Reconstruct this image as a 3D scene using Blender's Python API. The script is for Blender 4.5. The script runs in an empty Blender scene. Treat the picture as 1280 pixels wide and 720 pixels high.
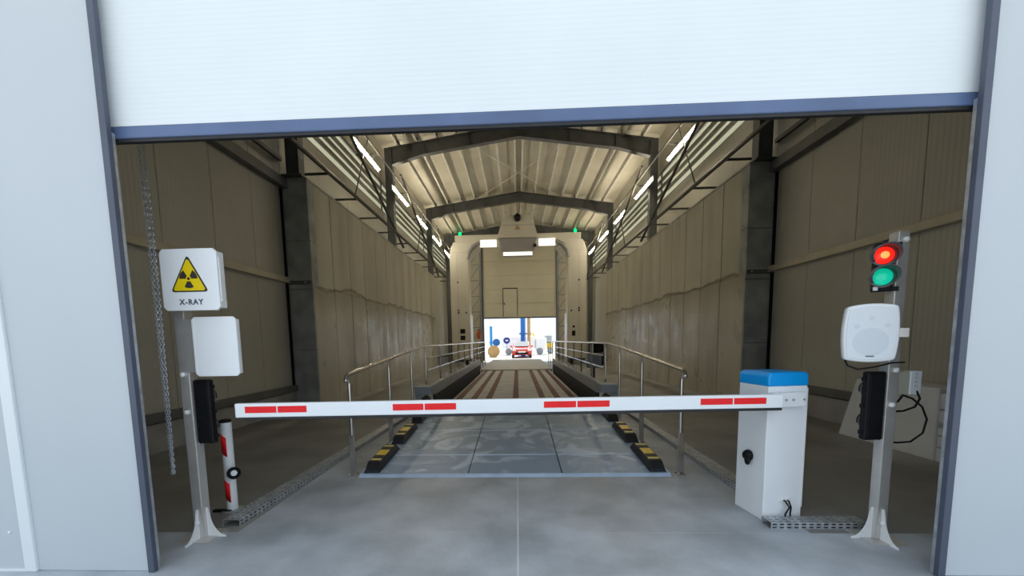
import bpy, math, random
from mathutils import Vector, Matrix

random.seed(7)
PI = math.pi
SC = bpy.context.scene
COL = SC.collection

# ------------------------------------------------------------------ camera
cam_d = bpy.data.cameras.new('camera')
cam_d.sensor_width = 36.0
cam_d.lens = 500.0 / 1280.0 * 36.0
cam_d.shift_x = 13.0 / 1280.0
cam_d.shift_y = 115.0 / 1280.0
cam_d.clip_start = 0.05
cam_d.clip_end = 400
cam = bpy.data.objects.new('camera', cam_d)
COL.objects.link(cam)
EYE = 1.5
Yc = Vector((19.5 / 500, -50.0 / 500, 1.0)).normalized()
hz = Vector((1019.5 / 500, (-50.0 - 17.5) / 500, 1.0))
dn = Yc.cross(hz).normalized()
if dn.y < 0:
    dn = -dn
Xc = dn.cross(Yc)
Zc = -dn
right = Vector((Xc.x, Yc.x, Zc.x))
up = -Vector((Xc.y, Yc.y, Zc.y))
back = -Vector((Xc.z, Yc.z, Zc.z))
cam.matrix_world = Matrix(((right.x, up.x, back.x, 0), (right.y, up.y, back.y, 0),
                           (right.z, up.z, back.z, EYE), (0, 0, 0, 1)))
SC.camera = cam

# ------------------------------------------------------------------ sky, sun, exposure
world = bpy.data.worlds.new('world')
SC.world = world
world.use_nodes = True
bg = world.node_tree.nodes['Background']
bg.inputs['Color'].default_value = (0.76, 0.88, 1.0, 1)
bg.inputs['Strength'].default_value = 1.0
sun_d = bpy.data.lights.new('sun', 'SUN')
sun_d.energy = 6.0
sun_d.angle = math.radians(0.6)
sun_d.color = (1.0, 0.95, 0.86)
sun = bpy.data.objects.new('sun', sun_d)
COL.objects.link(sun)
sun.rotation_euler = Vector((0.0, -0.66, -0.95)).to_track_quat('-Z', 'Y').to_euler()
SC.view_settings.view_transform = 'Standard'
SC.view_settings.look = 'None'
SC.view_settings.gamma = 1
SC.view_settings.use_curve_mapping = False
SC.view_settings.exposure = 0.42

# ------------------------------------------------------------------ materials
def pm(name, col, rough=0.5, metal=0.0, var=0.08, scale=3.0, bump=0.0, bscale=None, emit=None, estr=0.0,
       stretch=(1, 1, 1), col2=None, lo=0.35, hi=0.65, coat=0.0, detail=5.0, distort=0.0):
    m = bpy.data.materials.new(name)
    m.use_nodes = True
    nt = m.node_tree
    b = nt.nodes['Principled BSDF']
    b.inputs['Roughness'].default_value = rough
    b.inputs['Metallic'].default_value = metal
    if coat:
        b.inputs['Coat Weight'].default_value = coat
        b.inputs['Coat Roughness'].default_value = 0.15
    if emit:
        b.inputs['Emission Color'].default_value = (*emit, 1)
        b.inputs['Emission Strength'].default_value = estr
    geo = nt.nodes.new('ShaderNodeNewGeometry')
    mp = nt.nodes.new('ShaderNodeMapping')
    mp.inputs['Scale'].default_value = stretch
    nt.links.new(geo.outputs['Position'], mp.inputs['Vector'])
    n = nt.nodes.new('ShaderNodeTexNoise')
    n.inputs['Scale'].default_value = scale
    n.inputs['Detail'].default_value = detail
    n.inputs['Distortion'].default_value = distort
    nt.links.new(mp.outputs['Vector'], n.inputs['Vector'])
    r = nt.nodes.new('ShaderNodeMapRange')
    r.inputs['From Min'].default_value = lo
    r.inputs['From Max'].default_value = hi
    nt.links.new(n.outputs['Fac'], r.inputs['Value'])
    mx = nt.nodes.new('ShaderNodeMix')
    mx.data_type = 'RGBA'
    a = tuple(max(0, c * (1 - var)) for c in col)
    c2 = col2 if col2 else tuple(min(1, c * (1 + var)) for c in col)
    mx.inputs['A'].default_value = (*a, 1)
    mx.inputs['B'].default_value = (*c2, 1)
    nt.links.new(r.outputs['Result'], mx.inputs['Factor'])
    nt.links.new(mx.outputs['Result'], b.inputs['Base Color'])
    if bump:
        n2 = nt.nodes.new('ShaderNodeTexNoise')
        n2.inputs['Scale'].default_value = bscale or scale * 8
        n2.inputs['Detail'].default_value = 4
        nt.links.new(geo.outputs['Position'], n2.inputs['Vector'])
        bp = nt.nodes.new('ShaderNodeBump')
        bp.inputs['Strength'].default_value = bump
        bp.inputs['Distance'].default_value = 0.02
        nt.links.new(n2.outputs['Fac'], bp.inputs['Height'])
        nt.links.new(bp.outputs['Normal'], b.inputs['Normal'])
    return m

def ribbed(name, col, axis, pitch, strength=0.4, rough=0.45, var=0.05, scale=2.0):
    """painted metal with fine pressed ribs along one axis (pitch in metres)"""
    m = pm(name, col, rough, 0, var, scale)
    nt = m.node_tree
    geo = [n for n in nt.nodes if n.type == 'NEW_GEOMETRY'][0]
    sp = nt.nodes.new('ShaderNodeSeparateXYZ')
    nt.links.new(geo.outputs['Position'], sp.inputs[0])
    mu = nt.nodes.new('ShaderNodeMath'); mu.operation = 'MULTIPLY'
    mu.inputs[1].default_value = 2 * PI / pitch
    nt.links.new(sp.outputs['XYZ'.index(axis)], mu.inputs[0])
    si = nt.nodes.new('ShaderNodeMath'); si.operation = 'SINE'
    nt.links.new(mu.outputs[0], si.inputs[0])
    bp = nt.nodes.new('ShaderNodeBump')
    bp.inputs['Strength'].default_value = strength
    bp.inputs['Distance'].default_value = pitch * 0.08
    nt.links.new(si.outputs[0], bp.inputs['Height'])
    nt.links.new(bp.outputs['Normal'], nt.nodes['Principled BSDF'].inputs['Normal'])
    return m

def shield_concrete(name):
    """cast concrete with vertical streaks, a leak stain below the casting joint, sealed lower lift"""
    m = pm(name, (0.47, 0.44, 0.345), 0.6, 0, 0.16, 1.4, 0.25, 14, stretch=(1, 1, 0.18))
    nt = m.node_tree
    b = nt.nodes['Principled BSDF']
    geo = [n for n in nt.nodes if n.type == 'NEW_GEOMETRY'][0]
    mx0 = [n for n in nt.nodes if n.type == 'MIX'][0]
    sp = nt.nodes.new('ShaderNodeSeparateXYZ')
    nt.links.new(geo.outputs['Position'], sp.inputs[0])
    nz = nt.nodes.new('ShaderNodeTexNoise'); nz.inputs['Scale'].default_value = 0.9; nz.inputs['Detail'].default_value = 4
    mp = nt.nodes.new('ShaderNodeMapping'); mp.inputs['Scale'].default_value = (1, 1, 0.12)
    nt.links.new(geo.outputs['Position'], mp.inputs['Vector']); nt.links.new(mp.outputs['Vector'], nz.inputs['Vector'])
    w = nt.nodes.new('ShaderNodeMath'); w.operation = 'MULTIPLY_ADD'
    w.inputs[1].default_value = 0.55; nt.links.new(nz.outputs['Fac'], w.inputs[0]); nt.links.new(sp.outputs['Z'], w.inputs[2])
    rp = nt.nodes.new('ShaderNodeValToRGB')
    e = rp.color_ramp.elements
    # input (z + noise) mapped 0..6
    dv = nt.nodes.new('ShaderNodeMath'); dv.operation = 'DIVIDE'; dv.inputs[1].default_value = 6.0
    nt.links.new(w.outputs[0], dv.inputs[0]); nt.links.new(dv.outputs[0], rp.inputs['Fac'])
    e[0].position = 0.41; e[0].color = (0, 0, 0, 1)
    e[1].position = 0.485; e[1].color = (0.45, 0.45, 0.45, 1)
    q = rp.color_ramp.elements.new(0.507); q.color = (0.5, 0.5, 0.5, 1)
    q = rp.color_ramp.elements.new(0.511); q.color = (1, 1, 1, 1)
    q = rp.color_ramp.elements.new(0.517); q.color = (1, 1, 1, 1)
    q = rp.color_ramp.elements.new(0.524); q.color = (0, 0, 0, 1)
    mx = nt.nodes.new('ShaderNodeMix'); mx.data_type = 'RGBA'
    nt.links.new(rp.outputs['Color'], mx.inputs['Factor'])
    nt.links.new(mx0.outputs['Result'], mx.inputs['A'])
    mx.inputs['B'].default_value = (0.205, 0.16, 0.10, 1)
    nt.links.new(mx.outputs['Result'], b.inputs['Base Color'])
    lt = nt.nodes.new('ShaderNodeMapRange')
    lt.inputs['From Min'].default_value = 2.7; lt.inputs['From Max'].default_value = 2.9
    lt.inputs['To Min'].default_value = 0.40; lt.inputs['To Max'].default_value = 0.62
    nt.links.new(sp.outputs['Z'], lt.inputs['Value'])
    rn = nt.nodes.new('ShaderNodeTexNoise'); rn.inputs['Scale'].default_value = 1.7; rn.inputs['Detail'].default_value = 3
    nt.links.new(geo.outputs['Position'], rn.inputs['Vector'])
    ra_ = nt.nodes.new('ShaderNodeMath'); ra_.operation = 'MULTIPLY_ADD'; ra_.inputs[1].default_value = 0.7; ra_.inputs[2].default_value = -0.38
    nt.links.new(rn.outputs['Fac'], ra_.inputs[0])
    rs = nt.nodes.new('ShaderNodeMath'); rs.operation = 'ADD'; rs.use_clamp = True
    nt.links.new(lt.outputs['Result'], rs.inputs[0]); nt.links.new(ra_.outputs[0], rs.inputs[1])
    nt.links.new(rs.outputs[0], b.inputs['Roughness'])
    return m

def translucent(name, col):
    m = bpy.data.materials.new(name)
    m.use_nodes = True
    nt = m.node_tree
    out = nt.nodes['Material Output']
    b = nt.nodes['Principled BSDF']
    b.inputs['Base Color'].default_value = (*col, 1)
    b.inputs['Roughness'].default_value = 0.4
    t = nt.nodes.new('ShaderNodeBsdfTranslucent')
    t.inputs['Color'].default_value = (*col, 1)
    mx = nt.nodes.new('ShaderNodeMixShader')
    mx.inputs['Fac'].default_value = 0.75
    nt.links.new(b.outputs[0], mx.inputs[1]); nt.links.new(t.outputs[0], mx.inputs[2])
    nt.links.new(mx.outputs[0], out.inputs['Surface'])
    return m

M = {}
M['facade'] = pm('facade_paint', (0.555, 0.59, 0.615), 0.45, 0, 0.02, 0.6)
M['facade_trim'] = pm('facade_trim_paint', (0.80, 0.83, 0.84), 0.4, 0, 0.02, 1)
M['leaf'] = ribbed('door_leaf_paint', (0.78, 0.82, 0.835), 'Z', 0.03, 0.15, 0.4, 0.02, 1.2)
M['bluegrey'] = pm('blue_grey_rubber_profile', (0.10, 0.145, 0.27), 0.4, 0, 0.12, 2)
M['guide'] = pm('anthracite_guide', (0.075, 0.088, 0.125), 0.45, 0, 0.08, 4)
M['galv'] = pm('galvanised_steel', (0.50, 0.53, 0.56), 0.45, 0.6, 0.18, 14, 0.05)
M['panelY'] = ribbed('sandwich_panel_paint', (0.47, 0.45, 0.375), 'Y', 0.075, 0.22, 0.5, 0.06, 0.7)
M['panelX'] = ribbed('sandwich_panel_paint_end', (0.55, 0.51, 0.40), 'X', 0.075, 0.4, 0.5, 0.04, 0.7)
M['backing'] = pm('wall_backing', (0.10, 0.095, 0.08), 0.8)
M['shield'] = shield_concrete('shield_concrete')
M['pier'] = pm('pier_concrete', (0.36, 0.36, 0.335), 0.75, 0, 0.22, 2.5, 0.3, 16)
M['plinth'] = pm('plinth_concrete', (0.33, 0.32, 0.29), 0.8, 0, 0.15, 2.5, 0.2)
M['lane'] = pm('lane_concrete', (0.37, 0.40, 0.435), 0.42, 0, 0.16, 1.9, 0.12, 30, col2=(0.49, 0.525, 0.565))
M['sidefloor'] = pm('side_floor_concrete', (0.26, 0.255, 0.24), 0.5, 0, 0.18, 1.1, 0.12, 30)
M['joint'] = pm('joint_filler', (0.66, 0.67, 0.68), 0.7)
M['yard'] = pm('yard_concrete', (0.52, 0.51, 0.49), 0.8, 0, 0.1, 0.4)
M['steel_dark'] = pm('dark_painted_steel', (0.085, 0.087, 0.088), 0.5, 0.1, 0.12, 3)
M['steel_mid'] = pm('grey_steel_tube', (0.055, 0.053, 0.048), 0.5, 0.2, 0.1, 3)
M['girt'] = pm('primed_girt', (0.50, 0.45, 0.33), 0.5, 0.1, 0.1, 3)
M['girt_dark'] = pm('dark_girt', (0.13, 0.13, 0.12), 0.5, 0.1, 0.1, 3)
M['roof'] = pm('roof_sheet_paint', (0.60, 0.56, 0.45), 0.5, 0, 0.06, 1.0)
M['cream'] = pm('far_door_cream', (0.80, 0.75, 0.58), 0.5, 0, 0.03, 1.0)
M['purlin'] = pm('zinc_purlin', (0.66, 0.64, 0.57), 0.45, 0.15, 0.1, 4)
M['pane'] = translucent('polycarbonate_pane', (0.86, 0.84, 0.70))
M['mullion'] = pm('window_bar', (0.22, 0.21, 0.18), 0.5)
M['tube'] = pm('lit_tube', (1, 1, 1), 0.4, 0, 0, 1, emit=(1.0, 0.89, 0.68), estr=100)
M['lamp_body'] = pm('lamp_housing', (0.6, 0.6, 0.58), 0.4)
M['plate'] = pm('dusty_steel_plate', (0.29, 0.41, 0.57), 0.40, 0.05, 0.12, 2.0, 0.06, 40, col2=(0.52, 0.64, 0.80), lo=0.5, hi=0.62, distort=1.6, detail=6)
M['plate_edge'] = pm('zinc_edge_angle', (0.55, 0.68, 0.85), 0.35, 0.1, 0.08, 5)
M['deck'] = pm('deck_plate', (0.42, 0.40, 0.355), 0.5, 0.1, 0.15, 3, 0.08)
M['deck_light'] = pm('deck_plate_pale', (0.50, 0.47, 0.40), 0.5, 0.1, 0.08, 3)
M['strip'] = pm('brown_tread_strip', (0.15, 0.06, 0.04), 0.7, 0, 0.25, 6)
M['trough'] = pm('black_trough', (0.02, 0.02, 0.02), 0.7)
M['rubber'] = pm('black_rubber', (0.018, 0.018, 0.02), 0.55, 0, 0.2, 20, 0.1)
M['yellow'] = pm('yellow_reflector', (0.95, 0.60, 0.02), 0.35, 0, 0.1, 30)
M['paleyellow'] = pm('pale_yellow_reflector', (0.85, 0.68, 0.18), 0.35, 0, 0.1, 30)
M['stainless'] = pm('stainless_steel', (0.62, 0.60, 0.57), 0.3, 0.55, 0.08, 6)
M['rail'] = pm('polished_rail_steel', (0.60, 0.57, 0.53), 0.16, 0.95, 0.06, 6)
M['beam'] = pm('grey_beam_paint', (0.27, 0.30, 0.33), 0.45, 0.1, 0.08, 4)
M['gantry'] = pm('gantry_paint', (0.62, 0.585, 0.49), 0.45, 0, 0.04, 1.0)
M['gantry_grey'] = pm('gantry_grey_paint', (0.32, 0.31, 0.30), 0.45, 0, 0.04, 1.0)
M['ledpanel'] = pm('lit_panel', (1, 1, 1), 0.4, 0, 0, 1, emit=(1.0, 0.95, 0.85), estr=0.9)
M['black'] = pm('black_plastic', (0.007, 0.007, 0.008), 0.5, 0, 0.2, 10)
M['black'].node_tree.nodes['Principled BSDF'].inputs['Specular IOR Level'].default_value = 0.2
M['white'] = pm('white_powder_coat', (0.88, 0.90, 0.92), 0.35, 0, 0.02, 2)
M['white_warm'] = pm('white_plastic', (0.82, 0.82, 0.81), 0.4, 0, 0.03, 3)
M['red'] = pm('red_reflector', (0.88, 0.008, 0.012), 0.6, 0, 0.05, 30)
M['bluelid'] = pm('blue_plastic_lid', (0.0, 0.34, 0.85), 0.35, 0, 0.03, 2)
M['sign_yellow'] = pm('sign_yellow', (0.86, 0.64, 0.0), 0.4, 0, 0.02, 4)
M['ink'] = pm('sign_ink', (0.03, 0.025, 0.02), 0.5)
M['ink_grey'] = pm('sign_grey_ink', (0.10, 0.11, 0.13), 0.5)
M['chain'] = pm('zinc_chain', (0.44, 0.47, 0.52), 0.35, 0.8, 0.15, 30)
M['hood'] = pm('signal_hood', (0.10, 0.105, 0.115), 0.4, 0, 0.1, 10)
M['red_lens'] = pm('red_lens', (0.6, 0.01, 0.005), 0.25, 0, 0.1, 60, emit=(1.0, 0.02, 0.01), estr=0.75)
M['red_core'] = pm('red_lens_core', (0.9, 0.1, 0.02), 0.25, 0, 0, 1, emit=(1.0, 0.22, 0.05), estr=1.6)
M['green_lens'] = pm('green_lens', (0.01, 0.45, 0.30), 0.25, 0, 0.1, 60, emit=(0.0, 0.85, 0.50), estr=0.30)
M['green_lamp'] = pm('green_exit_lamp', (0.0, 0.8, 0.2), 0.3, 0, 0, 1, emit=(0.0, 1.0, 0.25), estr=1.2)
M['jbox_clear'] = pm('beige_box_plastic', (0.55, 0.53, 0.42), 0.4)
M['car_red'] = pm('red_car_paint', (0.62, 0.015, 0.02), 0.25, 0, 0.02, 1, coat=0.6)
M['glass_dark'] = pm('car_glass', (0.35, 0.38, 0.40), 0.08, 0, 0.02, 1)
M['headlight'] = pm('headlight', (0.85, 0.86, 0.88), 0.12)
M['blue'] = pm('blue_machine_paint', (0.02, 0.16, 0.52), 0.4, 0, 0.05, 2)
M['darkblue'] = pm('dark_blue_paint', (0.02, 0.05, 0.35), 0.4, 0, 0.05, 2)
M['lightblue'] = pm('light_blue_paint', (0.03, 0.30, 0.68), 0.4, 0, 0.05, 2)
M['tan'] = pm('tan_timber', (0.50, 0.33, 0.14), 0.6, 0, 0.1, 5)
M['mach_yellow'] = pm('yellow_machine_paint', (0.85, 0.55, 0.03), 0.4, 0, 0.05, 2)
M['orange'] = pm('orange_paint', (0.60, 0.10, 0.02), 0.4, 0, 0.05, 2)

# ------------------------------------------------------------------ mesh helpers
class MB:
    def __init__(s):
        s.v = []; s.f = []
    def add(s, vs, fs):
        o = len(s.v)
        s.v += [tuple(p) for p in vs]
        s.f += [tuple(i + o for i in f) for f in fs]
        return s
    def box(s, x0, x1, y0, y1, z0, z1):
        vs = [(x, y, z) for z in (z0, z1) for y in (y0, y1) for x in (x0, x1)]
        return s.add(vs, [(0, 2, 3, 1), (4, 5, 7, 6), (0, 1, 5, 4), (2, 6, 7, 3), (0, 4, 6, 2), (1, 3, 7, 5)])
    def prism(s, poly, a, b, axis='y'):
        """poly: list of 2D points; extruded from a to b along axis"""
        n = len(poly)
        def P(p, t):
            if axis == 'y': return (p[0], t, p[1])
            if axis == 'x': return (t, p[0], p[1])
            return (p[0], p[1], t)
        vs = [P(p, a) for p in poly] + [P(p, b) for p in poly]
        fs = [tuple(range(n))[::-1], tuple(range(n, 2 * n))]
        fs += [(i, (i + 1) % n, n + (i + 1) % n, n + i) for i in range(n)]
        return s.add(vs, fs)
    def tube(s, pts, r, n=8, closed=False, caps=True):
        pts = [Vector(p) for p in pts]
        k = len(pts)
        vs = []
        ref = None
        for i, p in enumerate(pts):
            if closed:
                d = (pts[(i + 1) % k] - pts[i - 1])
            else:
                d = pts[min(i + 1, k - 1)] - pts[max(i - 1, 0)]
            d.normalize()
            if ref is None:
                ref = Vector((0, 0, 1)) if abs(d.z) < 0.9 else Vector((1, 0, 0))
            a = d.cross(ref).normalized()
            b = a.cross(d).normalized()
            ref = b
            rr = r[i] if isinstance(r, (list, tuple)) else r
            vs += [p + (a * math.cos(2 * PI * j / n) + b * math.sin(2 * PI * j / n)) * rr for j in range(n)]
        fs = []
        for i in range(k if closed else k - 1):
            i2 = (i + 1) % k
            fs += [(i * n + j, i * n + (j + 1) % n, i2 * n + (j + 1) % n, i2 * n + j) for j in range(n)]
        if caps and not closed:
            fs += [tuple(range(n))[::-1], tuple(range((k - 1) * n, k * n))]
        return s.add(vs, fs)
    def bar(s, p0, p1, w, h):
        """rectangular bar between two points; w sideways, h up"""
        p0 = Vector(p0); p1 = Vector(p1)
        d = (p1 - p0).normalized()
        ref = Vector((0, 0, 1)) if abs(d.z) < 0.95 else Vector((0, 1, 0))
        a = d.cross(ref).normalized() * (w / 2)
        b = a.cross(d).normalized() * (h / 2)
        vs = [p0 - a - b, p0 + a - b, p0 + a + b, p0 - a + b, p1 - a - b, p1 + a - b, p1 + a + b, p1 - a + b]
        return s.add(vs, [(0, 3, 2, 1), (4, 5, 6, 7), (0, 1, 5, 4), (1, 2, 6, 5), (2, 3, 7, 6), (3, 0, 4, 7)])
    def sphere(s, c, r, n=12, m=8, sq=(1, 1, 1)):
        vs = []; fs = []
        for i in range(m + 1):
            t = PI * i / m
            for j in range(n):
                q = 2 * PI * j / n
                vs.append((c[0] + r * sq[0] * math.sin(t) * math.cos(q), c[1] + r * sq[1] * math.sin(t) * math.sin(q), c[2] + r * sq[2] * math.cos(t)))
        for i in range(m):
            for j in range(n):
                fs.append((i * n + j, (i + 1) * n + j, (i + 1) * n + (j + 1) % n, i * n + (j + 1) % n))
        return s.add(vs, fs)
    def lathe(s, prof, c=(0, 0, 0), axis='z', n=20):
        """prof: list of (radius, t) along axis from c"""
        vs = []; fs = []
        for r, t in prof:
            for j in range(n):
                q = 2 * PI * j / n
                a, b = r * math.cos(q), r * math.sin(q)
                if axis == 'z': p = (a, b, t)
                elif axis == 'y': p = (a, t, b)
                else: p = (t, a, b)
                vs.append((p[0] + c[0], p[1] + c[1], p[2] + c[2]))
        for i in range(len(prof) - 1):
            for j in range(n):
                fs.append((i * n + j, i * n + (j + 1) % n, (i + 1) * n + (j + 1) % n, (i + 1) * n + j))
        fs += [tuple(range(n))[::-1], tuple(range((len(prof) - 1) * n, len(prof) * n))]
        return s.add(vs, fs)
    def mesh(s, name):
        me = bpy.data.meshes.new(name)
        me.from_pydata(s.v, [], s.f)
        me.validate()
        import bmesh
        bm = bmesh.new(); bm.from_mesh(me)
        bmesh.ops.recalc_face_normals(bm, faces=bm.faces)
        bm.to_mesh(me); bm.free()
        return me
    def build(s, name, mat, parent=None, smooth=False, bevel=0.0, seg=2, loc=None, rot=None):
        me = s.mesh(name)
        me.materials.append(M[mat])
        if smooth:
            for p in me.polygons: p.use_smooth = True
        o = bpy.data.objects.new(name, me)
        COL.objects.link(o)
        if parent: o.parent = parent
        if loc: o.location = loc
        if rot: o.rotation_euler = rot
        if bevel:
            b = o.modifiers.new('bevel', 'BEVEL')
            b.width = bevel; b.segments = seg; b.limit_method = 'ANGLE'; b.angle_limit = math.radians(35)
            if smooth is False and seg > 1:
                for p in me.polygons: p.use_smooth = False
        elif smooth:
            w = o.modifiers.new('edges', 'EDGE_SPLIT'); w.split_angle = math.radians(40)
        return o

def Bx(*a): return MB().box(*a)

def thing(name, label, cat, loc=(0, 0, 0), rz=0.0, group=None):
    o = bpy.data.objects.new(name, None)
    o.empty_display_size = 0.1
    COL.objects.link(o)
    o.location = loc; o.rotation_euler = (0, 0, rz)
    o['label'] = label; o['category'] = cat
    if group: o['group'] = group
    return o

def struct(o, label, cat):
    o['kind'] = 'structure'; o['label'] = label; o['category'] = cat
    return o

def inst(src, parent, loc=None, rot=None, scale=None):
    c = src.copy(); COL.objects.link(c); c.parent = parent
    if loc is not None: c.location = loc
    if rot is not None: c.rotation_euler = rot
    if scale is not None: c.scale = scale
    return c

def copy_tree(src, parent=None):
    c = src.copy(); COL.objects.link(c); c.parent = parent
    for ch in list(src.children): copy_tree(ch, c)
    return c

# ------------------------------------------------------------------ dimensions
FY = 2.45                       # outer face of the door wall
OX0, OX1 = -2.42, 2.555         # door opening
WL, WR = -5.10, 5.42            # inner faces of the metal side walls
CLX, CRX = -4.52, 4.87          # inner faces of the concrete shield walls
CY0, CY1 = 8.9, 22.4
CTOP = 5.06
YEND = 30.0
EAVE, RIDGE = 8.95, 9.75
XM = 0.16
FRAMES = [8.95, 15.8, 22.75, 28.6]

# ------------------------------------------------------------------ ground and floors
struct(Bx(-70, 70, -45, 130, -0.30, -0.05).build('ground', 'yard'), 'pale concrete yard outside the building', 'ground')
fl = struct(Bx(-6, 6.2, -1.0, YEND + 0.4, -0.05, -0.0015).build('floor', 'joint'), 'grey concrete driving lane floor in the doorway', 'floor')
JX = -0.015
for xa, xb, xs0, xs1 in ((-6.0, JX - 0.006, -2.26, JX - 0.006), (JX + 0.006, 6.2, JX + 0.006, 2.2)):
    for y0, y1 in ((-1.0, 3.0 - 0.003), (3.0, 9.0 - 0.003), (9.0, 18.0 - 0.003), (18.0, YEND + 0.4)):
        x0, x1 = (xa, xb) if y1 < 3.1 else (xs0, xs1)
        Bx(x0, x1, y0 + 0.0, y1, -0.0015, 0.0).build('slab', 'lane', fl)
fl2 = struct(Bx(-6, -2.266, 3.0, YEND + 0.4, -0.0012, 0.0).build('floor_left', 'sidefloor'), 'dark grey concrete floor strip along the left wall', 'floor')
fl3 = struct(Bx(2.206, 6.2, 3.0, YEND + 0.4, -0.0012, 0.0).build('floor_right', 'sidefloor'), 'dark grey concrete floor strip along the right wall', 'floor')

# ------------------------------------------------------------------ front wall
wf = struct(MB().box(-9, -2.72, FY + 0.04, FY + 0.16, 0, 9.6).box(2.86, 9.3, FY + 0.04, FY + 0.16, 0, 9.6)
            .box(-2.72, 2.86, FY + 0.10, FY + 0.16, 4.6, 9.6).build('wall_front', 'backing'),
            'pale blue-white metal facade around the open door', 'wall')
for x0, x1 in ((-9, -6.2), (-6.19, -3.342), (-3.262, -2.472), (2.607, 5.0), (5.01, 9.3)):
    Bx(x0, x1, FY, FY + 0.045, 0.0, 9.6).build('facade_panel', 'facade', wf, bevel=0.004, seg=1)
Bx(-2.47, 2.605, FY + 0.0, FY + 0.10, 4.6, 9.6).build('facade_panel', 'facade', wf)
Bx(-3.342, -3.262, FY - 0.018, FY + 0.04, 0.0, 9.6).build('cover_strip', 'facade_trim', wf, bevel=0.005)
rv = MB().sphere((0, 0, 0), 0.011, 10, 6, (1, 0.5, 1)).build('rivet', 'facade_trim', wf, smooth=True, loc=(-3.435, FY - 0.002, 0.27))
for z in (0.9, 1.6, 2.3, 3.0):
    inst(rv, wf, (-3.435, FY - 0.002, z))
Bx(-9, -3.31, FY - 0.012, FY + 0.0, -0.0, 0.012).build('base_flashing', 'facade_trim', wf)

# near door: leaf, bottom bar, side guides
d1 = struct(Bx(OX0 - 0.16, OX1 + 0.16, FY + 0.052, FY + 0.09, 2.845, 4.75).build('door_1', 'leaf'),
            'white ribbed lifting door raised above the driving lane', 'door')
Bx(OX0 - 0.10, OX1 + 0.10, FY + 0.051, FY + 0.10, 2.775, 2.846).build('bottom_bar', 'bluegrey', d1, bevel=0.008)
Bx(OX0 - 0.08, OX1 + 0.08, FY + 0.06, FY + 0.09, 2.757, 2.776).build('rubber_seal', 'rubber', d1)
for s in (-1, 1):
    xi = -OX0 if s < 0 else OX1
    Bx(min(s * (xi + 0.012), s * (xi + 0.055)), max(s * (xi + 0.012), s * (xi + 0.055)), FY - 0.02, FY + 0.012, 0, 4.8).build('guide_rail', 'guide', d1, bevel=0.003)
    Bx(min(s * (xi + 0.030), s * (xi + 0.07)), max(s * (xi + 0.030), s * (xi + 0.07)), FY + 0.015, FY + 0.048, 0, 2.80).build('guide_lip', 'galv', d1)

# ------------------------------------------------------------------ side walls
def side_wall(name, X, sgn, label):
    xa, xb = (X - 0.20, X - 0.10) if sgn < 0 else (X + 0.10, X + 0.20)
    bk = MB()
    bk.box(xa, xb, FY + 0.1, YEND + 0.2, 0, 6.50).box(xa, xb, FY + 0.1, CY0 + 0.2, 6.5, 9.0)
    bk.box(xa, xb, CY0, YEND + 0.2, 7.62, 9.0)
    w = struct(bk.build(name, 'backing'), label, 'wall')
    p0, p1 = (X - 0.10, X) if sgn < 0 else (X, X + 0.10)
    src = None
    y = FY + 0.17
    n = 6
    pw = (CY0 - y) / n
    for i in range(n):
        if src is None:
            src = Bx(p0, p1, 0, pw - 0.012, 0.52, 8.95).build('wall_panel', 'panelY', w, loc=(0, y, 0))
        else:
            inst(src, w, (0, y + i * pw, 0))
    src = None
    n = 12
    pw = (YEND - CY0) / n
    for i in range(n):
        z0 = 0.52
        if src is None:
            src = Bx(p0, p1, 0, pw - 0.012, z0, 6.5).build('wall_panel', 'panelY', w, loc=(0, CY0, 0))
        else:
            inst(src, w, (0, CY0 + i * pw, 0))
    Bx(p0, p1, CY0, YEND, 7.62, 8.95).build('eave_panel', 'panelY', w)
    # plinth
    q0, q1 = (X - 0.10, X + 0.03) if sgn < 0 else (X - 0.03, X + 0.10)
    Bx(q0, q1, FY + 0.17, YEND, 0, 0.42).build('plinth', 'plinth', w, bevel=0.01)
    # girts between door wall and pier
    g = lambda a: (X, X + a) if sgn < 0 else (X - a, X)
    a, b = g(0.10)
    Bx(a, b, FY + 0.17, CY0, 2.84, 2.96).build('girt', 'girt', w, bevel=0.006)
    Bx(a, b, FY + 0.17, CY0, 0.44, 0.57).build('girt', 'girt_dark', w, bevel=0.006)
    a, b = g(0.16)
    Bx(a, b, FY + 0.17, CY0, 4.86, 5.06).build('girt', 'girt_dark', w, bevel=0.01)
    a, b = g(0.07)
    Bx(a, b, FY + 0.17, CY0, 5.44, 5.52).build('girt', 'girt_dark', w, bevel=0.006)
    a, b = g(0.035)
    Bx(a, b, CY0 - 0.08, CY0 - 0.025, 0.5, 5.0).build('corner_trim', 'black', w)
    return w

side_wall('wall_left', WL, -1, 'olive beige ribbed metal wall on the left inside the hall')
side_wall('wall_right', WR, 1, 'olive beige ribbed metal wall on the right inside the hall')

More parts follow.
